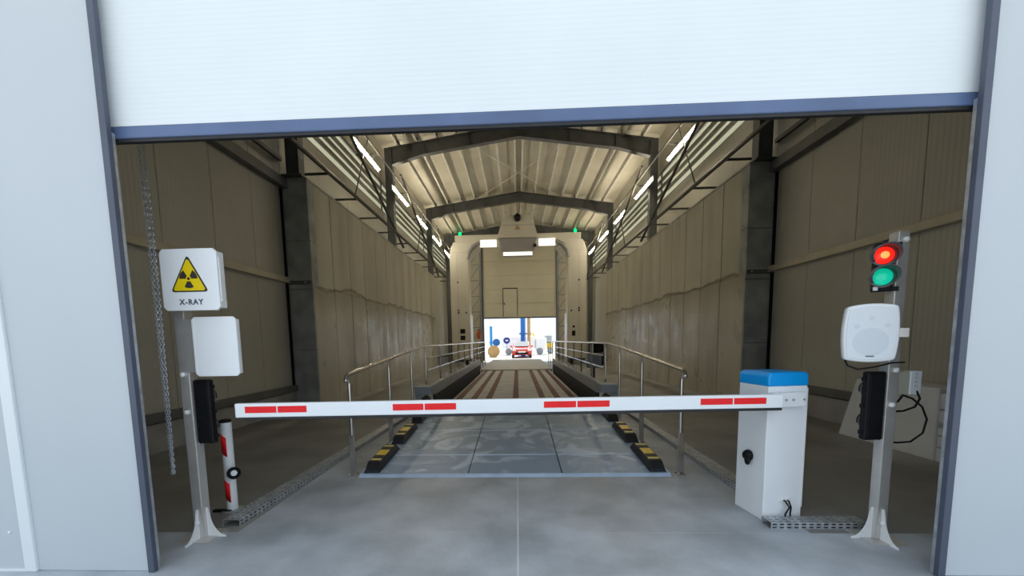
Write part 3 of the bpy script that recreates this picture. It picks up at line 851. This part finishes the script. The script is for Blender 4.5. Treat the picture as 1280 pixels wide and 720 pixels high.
# ------------------------------------------------------------------ barrier gate
CR = math.radians(7.6)
b = thing('barrier_gate', 'white barrier gate with blue lid and long red striped arm across the lane', 'barrier', (1.975, 3.21, 0), CR)
W, D = 0.335, 0.335
Bx(0, W, 0, D, 0.0, 1.10).build('cabinet', 'white', b, bevel=0.006)
ld = MB().prism([(-0.004, 1.10), (W + 0.004, 1.10), (W + 0.004, 1.185), (W - 0.02, 1.21), (0.016, 1.21), (-0.004, 1.185)], -0.004, D + 0.004, 'y').build('lid', 'bluelid', b, bevel=0.014, seg=3)
Bx(W - 0.012, W + 0.003, -0.002, 0.04, 0.10, 1.08).build('door_edge', 'white_warm', b)
lk = MB().lathe([(0.045, -0.006), (0.048, -0.02), (0.036, -0.045), (0.03, -0.05)], (0, 0.17, 0.50), 'x', 14).build('lock', 'black', b, smooth=True)
MB().sphere((-0.045, 0.14, 0.465), 0.026, 10, 8, (0.8, 1, 1.5)).build('lock_flap', 'black', b, smooth=True)
Bx(0.135, 0.235, -0.006, 0, 0.155, 0.185).build('gland_plate', 'white_warm', b)
for i, x in enumerate((0.165, 0.195)):
    MB().tube([(x, -0.004, 0.17), (x + 0.004, -0.03, 0.165), (x + (0.012 if i else 0.028), -0.045, 0.12), (x - 0.008 + 0.01 * i, -0.05, 0.07), (x - 0.02 + 0.016 * i, -0.06, 0.035)], 0.0065, 8).build('cable', 'black', b, smooth=True)
    MB().lathe([(0.012, -0.012), (0.012, 0.0)], (x, -0.004, 0.17), 'y', 8).build('cable_gland', 'white_warm', b)
# arm (thin box profile) hinged on the cabinet front
AR = math.radians(4.0) - CR
AL = 4.13
armM = MB().box(-AL, 0.0, -0.045, 0.0, -0.052, 0.052)
ao = armM.build('arm', 'white', b, bevel=0.006, loc=(0.05, -0.055, 0.998), rot=(0, 0.0045, AR))
Bx(-AL + 0.06, 0.0, -0.036, -0.008, -0.074, -0.052).build('rubber_edge', 'rubber', ao, bevel=0.004)
for x0, x1 in ((-4.055, -3.828), (-3.818, -3.608), (-2.974, -2.748), (-2.738, -2.505), (-1.845, -1.602), (-1.591, -1.347), (-0.647, -0.398), (-0.387, -0.137)):
    Bx(x0, x1, -0.0475, -0.045, -0.018, 0.030).build('red_stripe', 'red', ao)
br = Bx(0.0, 0.285, -0.05, -0.006, 0.94, 1.055).build('arm_bracket', 'white', b, bevel=0.006)
for x in (0.11, 0.17, 0.26):
    MB().lathe([(0.009, -0.058), (0.009, -0.05)], (x, 0, 0.998), 'y', 8).build('bolt', 'galv', br)
MB().lathe([(0.04, -0.03), (0.04, 0.0)], (0.17, 0, 0.985), 'y', 14).build('arm_shaft', 'galv', b, smooth=True)

# ------------------------------------------------------------------ sign post on the left
def gusset(t, d, base, r):
    """curved white foot plate; d is a unit direction, base the half width of the post"""
    pts = [(base, 0.0), (base + r, 0.0), (base + r, 0.012)]
    for i in range(1, 8):
        a = i / 8 * PI / 2
        pts.append((base + r - r * 0.86 * math.sin(a), 0.012 + 0.21 * (1 - math.cos(a))))
    pts += [(base + 0.012, 0.235), (base, 0.235)]
    n = len(pts)
    w = Vector((-d[1], d[0], 0)) * 0.004
    D3 = Vector((d[0], d[1], 0))
    vs = [D3 * p[0] + Vector((0, 0, p[1])) + w for p in pts] + [D3 * p[0] + Vector((0, 0, p[1])) - w for p in pts]
    fs = [tuple(range(n)), tuple(range(2 * n - 1, n - 1, -1))] + [(i, n + i, n + (i + 1) % n, (i + 1) % n) for i in range(n)]
    MB().add(vs, fs).build('gusset', 'white_warm', t)

def post(name, label, loc, h, w, sides, bolts):
    t = thing(name, label, 'post', loc)
    Bx(-w, w, -w, w, 0.006, h).build('tube', 'stainless', t, bevel=0.006)
    Bx(-0.12, 0.12, -0.12, 0.12, 0, 0.007).build('base_plate', 'stainless', t)
    for d in sides: gusset(t, d, w, 0.14)
    for (x, y, z) in bolts:
        ax = 'y' if abs(y) > abs(x) else 'x'
        sg = -1 if (y if ax == 'y' else x) < 0 else 1
        MB().lathe([(0.018, 0), (0.018, sg * 0.014), (0.008, sg * 0.02)], (x, y, z), ax, 10).build('bolt_cap', 'white_warm', t, smooth=True)
    return t
PLX, PLY = -2.495, 2.93
post('sign_post', 'slim stainless square post carrying the X-RAY sign by the left door jamb', (PLX, PLY, 0), 2.1, 0.04,
     [(0, -1), (1, 0)], [(-0.005, -0.042, 1.285), (0.0, -0.042, 1.0), (0.0, -0.042, 0.13)])

def octo(x0, x1, z0, z1, c):
    return [(x0 + c, z0), (x1 - c, z0), (x1, z0 + c), (x1, z1 - c), (x1 - c, z1), (x0 + c, z1), (x0, z1 - c), (x0, z0 + c)]
sg = thing('xray_sign', 'white X-RAY sign box with yellow radiation triangle on the left post', 'sign', (-2.312, 2.80, 1.965))
MB().prism(octo(-0.208, 0.208, -0.215, 0.215, 0.025), 0, 0.02, 'y').build('face_plate', 'white', sg, bevel=0.003)
Bx(-0.19, 0.198, 0.02, 0.085, -0.197, 0.197).build('box', 'white_warm', sg, bevel=0.004)
Bx(0.198, 0.214, 0.018, 0.03, -0.155, 0.155).build('flange', 'white_warm', sg)
Bx(-0.10, -0.02, 0.083, 0.10, -0.15, 0.10).build('mounting_plate', 'stainless', sg)
def rtri(cx, cz, hw, h, r, y0, y1):
    """rounded triangle, point up"""
    A = [(cx - hw, cz), (cx + hw, cz), (cx, cz + h)]
    pts = []
    for i in range(3):
        p = Vector(A[i]); a = (Vector(A[i - 1]) - p).normalized(); c = (Vector(A[(i + 1) % 3]) - p).normalized()
        for k in range(5):
            u = k / 4
            q = p + a * r * (1 - u) ** 2 + c * r * u ** 2
            pts.append((q.x, q.y))
    return MB().prism(pts, y0, y1, 'y')
TX, TZ = -0.003, -0.085
rtri(TX, TZ, 0.138, 0.258, 0.03, -0.0022, 0.0).build('triangle_border', 'ink', sg)
rtri(TX, TZ + 0.009, 0.121, 0.228, 0.025, -0.0036, -0.0022).build('triangle_field', 'sign_yellow', sg)
tcx, tcz = TX, TZ + 0.092
MB().lathe([(0.010, -0.005), (0.010, -0.0036)], (tcx, 0, tcz), 'y', 16).build('trefoil_centre', 'ink', sg)
for a0 in (30, 150, 270):
    pts = []
    for k in range(7):
        a = math.radians(a0 - 30 + k * 10)
        pts.append((tcx + 0.020 * math.cos(a), tcz + 0.020 * math.sin(a)))
    for k in range(7):
        a = math.radians(a0 + 30 - k * 10)
        pts.append((tcx + 0.066 * math.cos(a), tcz + 0.066 * math.sin(a)))
    MB().prism(pts, -0.005, -0.0036, 'y').build('trefoil_blade', 'ink', sg)

def text_part(body, size, mat, parent, loc, rot, name='lettering'):
    cu = bpy.data.curves.new(name, 'FONT')
    cu.body = body; cu.size = size; cu.align_x = 'CENTER'; cu.align_y = 'CENTER'; cu.extrude = 0.0008; cu.offset = 0.0016
    cu.space_character = 1.2
    tmp = bpy.data.objects.new(name, cu); COL.objects.link(tmp)
    dg = bpy.context.evaluated_depsgraph_get()
    me = bpy.data.meshes.new_from_object(tmp.evaluated_get(dg))
    bpy.data.objects.remove(tmp)
    me.materials.clear(); me.materials.append(M[mat])
    o = bpy.data.objects.new(name, me); COL.objects.link(o); o.parent = parent
    o.location = loc; o.rotation_euler = rot
    return o
text_part('X-RAY', 0.052, 'ink_grey', sg, (0.0, -0.0015, -0.157), (PI / 2, 0, 0))

bp_ = thing('blank_sign', 'blank white sign box under the X-RAY sign on the left post', 'sign', (-2.215, 2.86, 1.49))
MB().prism(octo(-0.165, 0.17, -0.218, 0.218, 0.022), 0, 0.016, 'y').build('face_plate', 'white', bp_, bevel=0.003)
Bx(-0.15, 0.155, 0.016, 0.06, -0.2, 0.2).build('box', 'white_warm', bp_, bevel=0.004)
Bx(-0.25, -0.14, 0.03, 0.045, -0.19, 0.205).build('mounting_plate', 'stainless', bp_)
MB().box(-0.155, -0.149, -0.002, 0.0, -0.2, 0.2).build('edge_bead', 'white_warm', bp_)

def back_signal(label, loc, s):
    """black two-lamp signal head that faces into the tunnel, seen from behind"""
    t = thing('rear_signal', label, 'traffic light', loc, group='black signal heads facing the tunnel')
    Bx(-0.064, 0.064, 0.0, 0.055, -0.245, 0.245).build('housing', 'black', t, bevel=0.014, seg=3)
    Bx(-0.048, 0.048, -0.006, 0.0, -0.225, 0.225).build('back_cover', 'black', t, bevel=0.004)
    for z in (-0.115, 0.115):
        MB().lathe([(0.062, 0.055), (0.062, 0.064), (0.05, 0.064)], (0, 0, z), 'y', 18).build('lens_ring', 'hood', t, smooth=True)
        v = MB(); n = 12; vs = []
        for k in range(n + 1):
            a = PI * (-0.1 + 1.2 * k / n)
            for yy, rr in ((0.055, 0.061), (0.092 - 0.01 * abs(math.cos(a)), 0.059)):
                vs.append((rr * math.cos(a), yy, z + rr * math.sin(a)))
        v.add(vs, [(2 * k, 2 * k + 1, 2 * k + 3, 2 * k + 2) for k in range(n)])
        o = v.build('visor', 'black', t, smooth=True); sd = o.modifiers.new('thick', 'SOLIDIFY'); sd.thickness = 0.004
    for z in (-0.19, 0.0, 0.19):
        Bx(min(s * 0.062, s * 0.075), max(s * 0.062, s * 0.075), 0.02, 0.045, z - 0.015, z + 0.015).build('clip', 'black', t, bevel=0.003)
    Bx(min(-s * 0.064, -s * 0.09), max(-s * 0.064, -s * 0.09), 0.02, 0.07, -0.26, -0.23).build('mount', 'galv', t)
    return t
back_signal('black signal head seen from behind, on the left post under the blank sign', (-2.385, 2.90, 0.998), 1)

# ------------------------------------------------------------------ bollard
t = thing('bollard', 'short white tube bollard with red slanted reflectors left of the barrier arm', 'bollard', (-2.615, 3.42, 0))
MB().lathe([(0.045, 0.0), (0.045, 0.82)], (0, 0, 0), 'z', 24).build('tube', 'white', t, smooth=True)
MB().lathe([(0.046, 0.815), (0.047, 0.835), (0.03, 0.842)], (0, 0, 0), 'z', 24).build('cap', 'black', t, smooth=True)
def wrap(z0, z1, slant, a0, a1):
    vs = []; n = 10
    for k in range(n + 1):
        a = math.radians(a0 + (a1 - a0) * k / n)
        dz = slant * k / n
        for z in (z0 - dz, z1 - dz):
            vs.append((0.0462 * math.cos(a), 0.0462 * math.sin(a), z))
    return MB().add(vs, [(2 * k, 2 * k + 2, 2 * k + 3, 2 * k + 1) for k in range(n)])
for z in (0.55, 0.13):
    o = wrap(z, z + 0.175, 0.045, -135, -62).build('red_reflector', 'red', t, smooth=True)
    sd = o.modifiers.new('thick', 'SOLIDIFY'); sd.thickness = 0.001
rg = MB().lathe([(0.036, 0.0), (0.052, 0.03), (0.054, 0.055), (0.042, 0.06), (0.036, 0.05)], (0, 0, 0), 'x', 18).build('photocell_cup', 'black', t, smooth=True, loc=(0.042, -0.02, 0.355), rot=(0, -0.2, -0.75))
MB().lathe([(0.026, 0.051), (0.024, 0.0625)], (0, 0, 0), 'x', 14).build('photocell_lens', 'white', rg, smooth=True)
Bx(-0.15, 0.02, -0.055, -0.015, 0.0, 0.022).build('foot_strap', 'black', t, bevel=0.005)
MB().lathe([(0.085, 0.0), (0.085, 0.01), (0.05, 0.014)], (0, 0, 0), 'z', 20).build('foot_ring', 'galv', t, smooth=True)

# ------------------------------------------------------------------ hand chain
def chain(label, x, y, z0, z1, sway):
    t = thing('hand_chain', label, 'chain', (x, y, z0))
    for st, (dx, dy) in enumerate(((-0.009, 0), (0.010, 0.008))):
        m = MB()
        p = 0.0225
        n = int((z1 - z0) / p)
        for i in range(n):
            z = i * p
            f = z / (z1 - z0)
            cx = dx * (0.25 + 1.0 * min(1, f * 2.2)) + sway * math.sin(f * 3) * 0.3
            pts = []
            for k in range(10):
                a = 2 * PI * k / 10
                u, w = 0.0078 * math.cos(a), 0.0155 * math.sin(a)
                rot = (i % 2) * PI / 2 + 0.5
                pts.append((cx + u * math.cos(rot), dy + u * math.sin(rot), z + w))
            m.tube(pts, 0.0028, 5, closed=True)
        m.build('strand', 'chain', t, smooth=True)
    return t
chain('hanging loop of zinc hand chain just inside the left door jamb', -2.56, 2.78, 0.57, 3.6, 0.03)

# ------------------------------------------------------------------ signal post on the right
PRX, PRY = 2.628, 2.93
post('signal_post', 'stainless square post carrying traffic light and loudspeaker on the right', (PRX, PRY, 0), 2.19, 0.038,
     [(0, -1), (-1, 0)], [(0.006, -0.040, 1.245), (-0.002, -0.040, 1.0), (0.0, -0.040, 0.13), (0.006, -0.040, 2.13)])

tl = thing('traffic_light', 'two-lamp traffic light showing red above green on the right post', 'traffic light', (2.505, 2.90, 1.955), math.radians(-24))
Bx(-0.045, 0.06, 0.0, 0.06, -0.165, 0.16).build('housing', 'black', tl, bevel=0.012)
for z, lm in ((0.075, 'red_lens'), (-0.068, 'green_lens')):
    ls = MB().lathe([(0.058, -0.004), (0.055, -0.016), (0.038, -0.026), (0.015, -0.031), (0.0, -0.032)], (0, 0, z), 'y', 22).build('lens', lm, tl, smooth=True)
    if lm == 'red_lens':
        MB().lathe([(0.024, -0.030), (0.014, -0.034), (0.0, -0.035)], (0, 0, z), 'y', 14).build('lens_core', 'red_core', ls, smooth=True)
    MB().lathe([(0.072, 0.004), (0.074, -0.018), (0.062, -0.02), (0.060, 0.0)], (0, 0, z), 'y', 24).build('lens_ring', 'hood', tl, smooth=True)
    v = MB(); n = 18; vs = []
    for k in range(n + 1):
        a = PI * (-0.22 + 1.44 * k / n)
        ext = 0.03 + 0.075 * max(0, math.sin(a) * 0.5 + 0.5)
        for yy, rr in ((-0.01, 0.071), (-0.012 - ext, 0.074)):
            vs.append((rr * math.cos(a), yy, z + rr * math.sin(a) * 0.93))
    v.add(vs, [(2 * k, 2 * k + 1, 2 * k + 3, 2 * k + 2) for k in range(n)])
    o = v.build('visor', 'hood', tl, smooth=True); sd = o.modifiers.new('thick', 'SOLIDIFY'); sd.thickness = 0.004
Bx(0.05, 0.10, 0.02, 0.06, 0.13, 0.16).build('bracket', 'black', tl)
Bx(0.05, 0.10, 0.02, 0.06, -0.165, -0.135).build('bracket', 'black', tl)
Bx(-0.045, -0.02, -0.012, 0.0, -0.16, -0.135).build('clip', 'galv', tl)
Bx(-0.01, 0.015, -0.012, 0.0, 0.15, 0.175).build('clip', 'black', tl)

# loudspeaker
sp = thing('loudspeaker', 'white wall loudspeaker with rounded body on the right post', 'loudspeaker', (2.385, 2.81, 1.505), math.radians(-26))
def bulge(hw, hh, bx, bz, n=8):
    pts = []
    for i in range(n):
        u = -1 + 2 * i / n
        pts.append((u * hw, -hh - bz * (1 - u * u)))
    for i in range(n):
        u = -1 + 2 * i / n
        pts.append((hw + bx * (1 - u * u), u * hh))
    for i in range(n):
        u = 1 - 2 * i / n
        pts.append((u * hw, hh + bz * (1 - u * u)))
    for i in range(n):
        u = 1 - 2 * i / n
        pts.append((-hw - bx * (1 - u * u), u * hh))
    return pts
MB().prism(bulge(0.134, 0.18, 0.014, 0.018), 0.0, 0.075, 'y').build('body', 'white', sp, bevel=0.018, seg=3)
MB().prism(bulge(0.10, 0.15, 0.012, 0.014), 0.075, 0.13, 'y').build('rear_body', 'white_warm', sp, bevel=0.018, seg=3)
M['grille'] = pm('speaker_grille', (0.74, 0.77, 0.80), 0.5, 0, 0.05, 300)
MB().prism(bulge(0.118, 0.164, 0.012, 0.016), -0.004, 0.003, 'y').build('grille', 'grille', sp, bevel=0.002)
M['cone'] = pm('speaker_cone_behind_grille', (0.66, 0.70, 0.74), 0.6, 0, 0.05, 300)
MB().lathe([(0.094, -0.0055), (0.094, -0.004)], (0, 0, -0.06), 'y', 30).build('woofer', 'cone', sp)
for x, z in ((0.0, 0.10), (-0.075, 0.045), (0.08, 0.05)):
    MB().lathe([(0.016, -0.0055), (0.016, -0.004)], (x, 0, z), 'y', 14).build('tweeter', 'cone', sp)
Bx(-0.022, 0.022, -0.0065, -0.004, -0.160, -0.152).build('badge', 'ink_grey', sp)
Bx(0.12, 0.22, 0.10, 0.12, -0.03, 0.03).build('mounting_arm', 'stainless', sp)
MB().tube([(-0.12, 0.05, -0.18), (-0.10, 0.05, -0.225), (-0.04, 0.06, -0.25), (0.04, 0.07, -0.235), (0.14, 0.09, -0.205), (0.21, 0.10, -0.20)], 0.006, 8).build('cable', 'black', sp, smooth=True)

back_signal('black signal head seen from behind, on the right post under the loudspeaker', (2.52, 2.89, 0.99), -1)

jb = thing('junction_box', 'beige junction box with white cover behind the right post', 'junction box', (2.78, 2.985, 1.145))
Bx(-0.11, 0.02, -0.03, 0.05, -0.085, 0.085).build('box', 'jbox_clear', jb, bevel=0.006)
Bx(0.02, 0.10, -0.035, 0.05, -0.085, 0.085).build('cover', 'white', jb, bevel=0.006)
for z in (-0.03, 0.0, 0.03, 0.055):
    Bx(0.045, 0.07, -0.037, -0.035, z, z + 0.018).build('label_mark', 'cone', jb)
MB().tube([(0.07, -0.03, -0.055), (0.08, -0.05, -0.11), (0.05, -0.05, -0.17), (-0.02, -0.04, -0.20), (-0.10, -0.03, -0.205)], 0.007, 8).build('cable', 'black', jb, smooth=True)
MB().tube([(-0.02, -0.02, -0.085), (0.03, -0.05, -0.11), (0.10, -0.05, -0.17), (0.14, -0.05, -0.26), (0.12, -0.05, -0.36), (0.05, -0.04, -0.425), (-0.03, -0.03, -0.435), (-0.11, -0.02, -0.43)], 0.0065, 8).build('cable', 'black', jb, smooth=True)
MB().tube([(-0.02, -0.03, -0.085), (-0.06, -0.04, -0.13), (-0.11, -0.03, -0.16)], 0.007, 8).build('cable', 'black', jb, smooth=True)

# ------------------------------------------------------------------ white wedge block by the right wall
wbk = thing('wedge_block', 'pale grey trapezoid block standing along the right wall behind the signal post', 'block', (4.86, 4.75, 0))
MB().prism([(0.02, 0.0), (1.42, 0.0), (1.16, 0.86), (0.02, 0.86)], 0, 0.42, 'x').build('body', 'white_warm', wbk, bevel=0.012)
for z0, z1, dy in ((0.62, 0.80, -0.11), (0.46, 0.60, -0.15), (0.0, 0.16, -0.17), (0.17, 0.30, -0.13), (0.31, 0.40, -0.08)):
    Bx(0.02, 0.40, dy, 0.03, z0, z1).build('lug', 'white_warm', wbk, bevel=0.008)

# ------------------------------------------------------------------ outside the far door
car = thing('car', 'red car parked outside the far door, facing the tunnel', 'car', (0.38, 34.0, -0.05))
body = [(0.0, 0.28), (-0.02, 0.55), (0.08, 0.78), (1.0, 0.92), (3.9, 0.98), (4.15, 0.85), (4.2, 0.4), (4.1, 0.28)]
MB().prism(body, -0.86, 0.86, 'x').build('body', 'car_red', car, bevel=0.09, seg=3)
cab = [(1.0, 0.90), (1.75, 1.40), (3.2, 1.43), (3.9, 0.96)]
cb = MB().prism(cab, -0.70, 0.70, 'x').build('cabin', 'car_red', car, bevel=0.06, seg=3)
MB().add([(-0.64, 1.06, 0.955), (0.64, 1.06, 0.955), (0.56, 1.68, 1.365), (-0.56, 1.68, 1.365)], [(0, 1, 2, 3)]).build('windscreen', 'glass_dark', cb, loc=(0, -0.03, 0.03)).modifiers.new('t', 'SOLIDIFY').thickness = 0.02
for s in (-1, 1):
    for y in (0.75, 3.35):
        MB().lathe([(0.25, -0.1), (0.31, -0.08), (0.31, 0.08), (0.25, 0.1)], (s * 0.76, y, 0.31), 'x', 18).build('wheel', 'rubber', car, smooth=True)
    Bx(min(s * 0.5, s * 0.8), max(s * 0.5, s * 0.8), -0.02, 0.1, 0.62, 0.76).build('headlight', 'headlight', car, bevel=0.03)
    MB().sphere((s * 0.9, 1.35, 1.0), 0.09, 10, 8, (1.2, 0.8, 0.9)).build('mirror', 'car_red', car, smooth=True)
Bx(-0.55, 0.55, -0.05, 0.02, 0.34, 0.5).build('lower_grille', 'black', car, bevel=0.02)
Bx(-0.3, 0.3, -0.06, -0.02, 0.48, 0.60).build('number_plate', 'white', car)

def pole(label, cat, x, y, h, r, mt, name='pole'):
    t = thing(name, label, cat, (x, y, -0.05))
    MB().lathe([(r * 2.2, 0), (r * 2.2, 0.05), (r, 0.06), (r, h), (r * 0.6, h + 0.04)], (0, 0, 0), 'z', 14).build('shaft', mt, t, smooth=True)
    Bx(-r * 1.5, r * 1.5, -r * 1.5, r * 1.5, h * 0.45, h * 0.48).build('collar', mt, t)
    return t
pole('thick blue pillar standing behind the red car', 'pillar', 0.56, 38.5, 4.6, 0.24, 'blue', 'pillar')
pole('tan pillar right next to the thick blue pillar', 'pillar', 1.15, 39.5, 4.6, 0.16, 'tan', 'pillar')
pole('slim light blue pillar at the left of the far opening', 'pillar', -2.50, 38.5, 2.9, 0.13, 'lightblue', 'pillar')
t = thing('round_sign', 'round dark blue sign on a stand outside the far door', 'sign', (-0.98, 37.5, -0.05))
MB().lathe([(0.0, -0.06), (0.30, -0.05), (0.31, 0.0), (0.30, 0.05), (0.0, 0.06)], (0, 0, 1.52), 'y', 24).build('disc', 'darkblue', t, smooth=True)
MB().tube([(0, 0.05, 0), (0, 0.05, 1.3)], 0.03, 8).build('stand', 'galv', t, smooth=True)
MB().prism([(-0.12, 1.46), (0.02, 1.46), (0.02, 1.40), (0.16, 1.52), (0.02, 1.64), (0.02, 1.58), (-0.12, 1.58)], -0.075, -0.055, 'y').build('arrow', 'white', t)
t = thing('round_sign', 'light blue round sign left of the dark blue one', 'sign', (-1.95, 37.5, -0.05))
MB().lathe([(0.0, -0.06), (0.34, -0.05), (0.35, 0.0), (0.34, 0.05), (0.0, 0.06)], (0, 0, 1.35), 'y', 24).build('disc', 'blue', t, smooth=True)
MB().tube([(0, 0.05, 0), (0, 0.05, 1.3)], 0.03, 8).build('stand', 'galv', t, smooth=True)
t = thing('truck', 'white truck standing crosswise behind the red car', 'truck', (0.2, 41.0, -0.05))
Bx(-1.8, 1.6, 0, 1.8, 0.7, 1.9).build('cargo_body', 'white', t, bevel=0.05)
Bx(1.65, 2.8, 0.1, 1.7, 0.5, 1.75).build('cab', 'white', t, bevel=0.15, seg=3)
for x in (-1.1, 2.1):
    MB().lathe([(0.3, -0.1), (0.36, -0.08), (0.36, 0.08), (0.3, 0.1)], (x, 0.15, 0.36), 'y', 16).build('wheel', 'beam', t, smooth=True)
t = thing('excavator', 'yellow site machine right of the red car', 'machine', (3.0, 44.5, -0.05))
Bx(-0.9, 0.9, -0.5, 0.9, 0.55, 1.15).build('body', 'mach_yellow', t, bevel=0.12, seg=3)
Bx(0.0, 0.8, -0.3, 0.6, 1.1, 2.0).build('cab', 'glass_dark', t, bevel=0.1)
for x in (-0.6, 0.6):
    MB().lathe([(0.28, -0.12), (0.34, -0.1), (0.34, 0.1), (0.28, 0.12)], (x, -0.45, 0.34), 'y', 16).build('wheel', 'beam', t, smooth=True)
MB().bar((-0.7, 0.2, 1.1), (-1.3, 0.2, 2.3), 0.16, 0.2).build('boom', 'mach_yellow', t)
t = thing('cable_reel', 'tan wooden cable reel outside the far door on the left', 'cable reel', (-2.15, 36.5, -0.05))
for y in (-0.3, 0.3):
    MB().lathe([(0.55, y - 0.03), (0.55, y + 0.03)], (0, 0, 0.55), 'y', 22).build('flange', 'tan', t)
MB().lathe([(0.3, -0.28), (0.3, 0.28)], (0, 0, 0.55), 'y', 18).build('drum', 'tan', t, smooth=True)
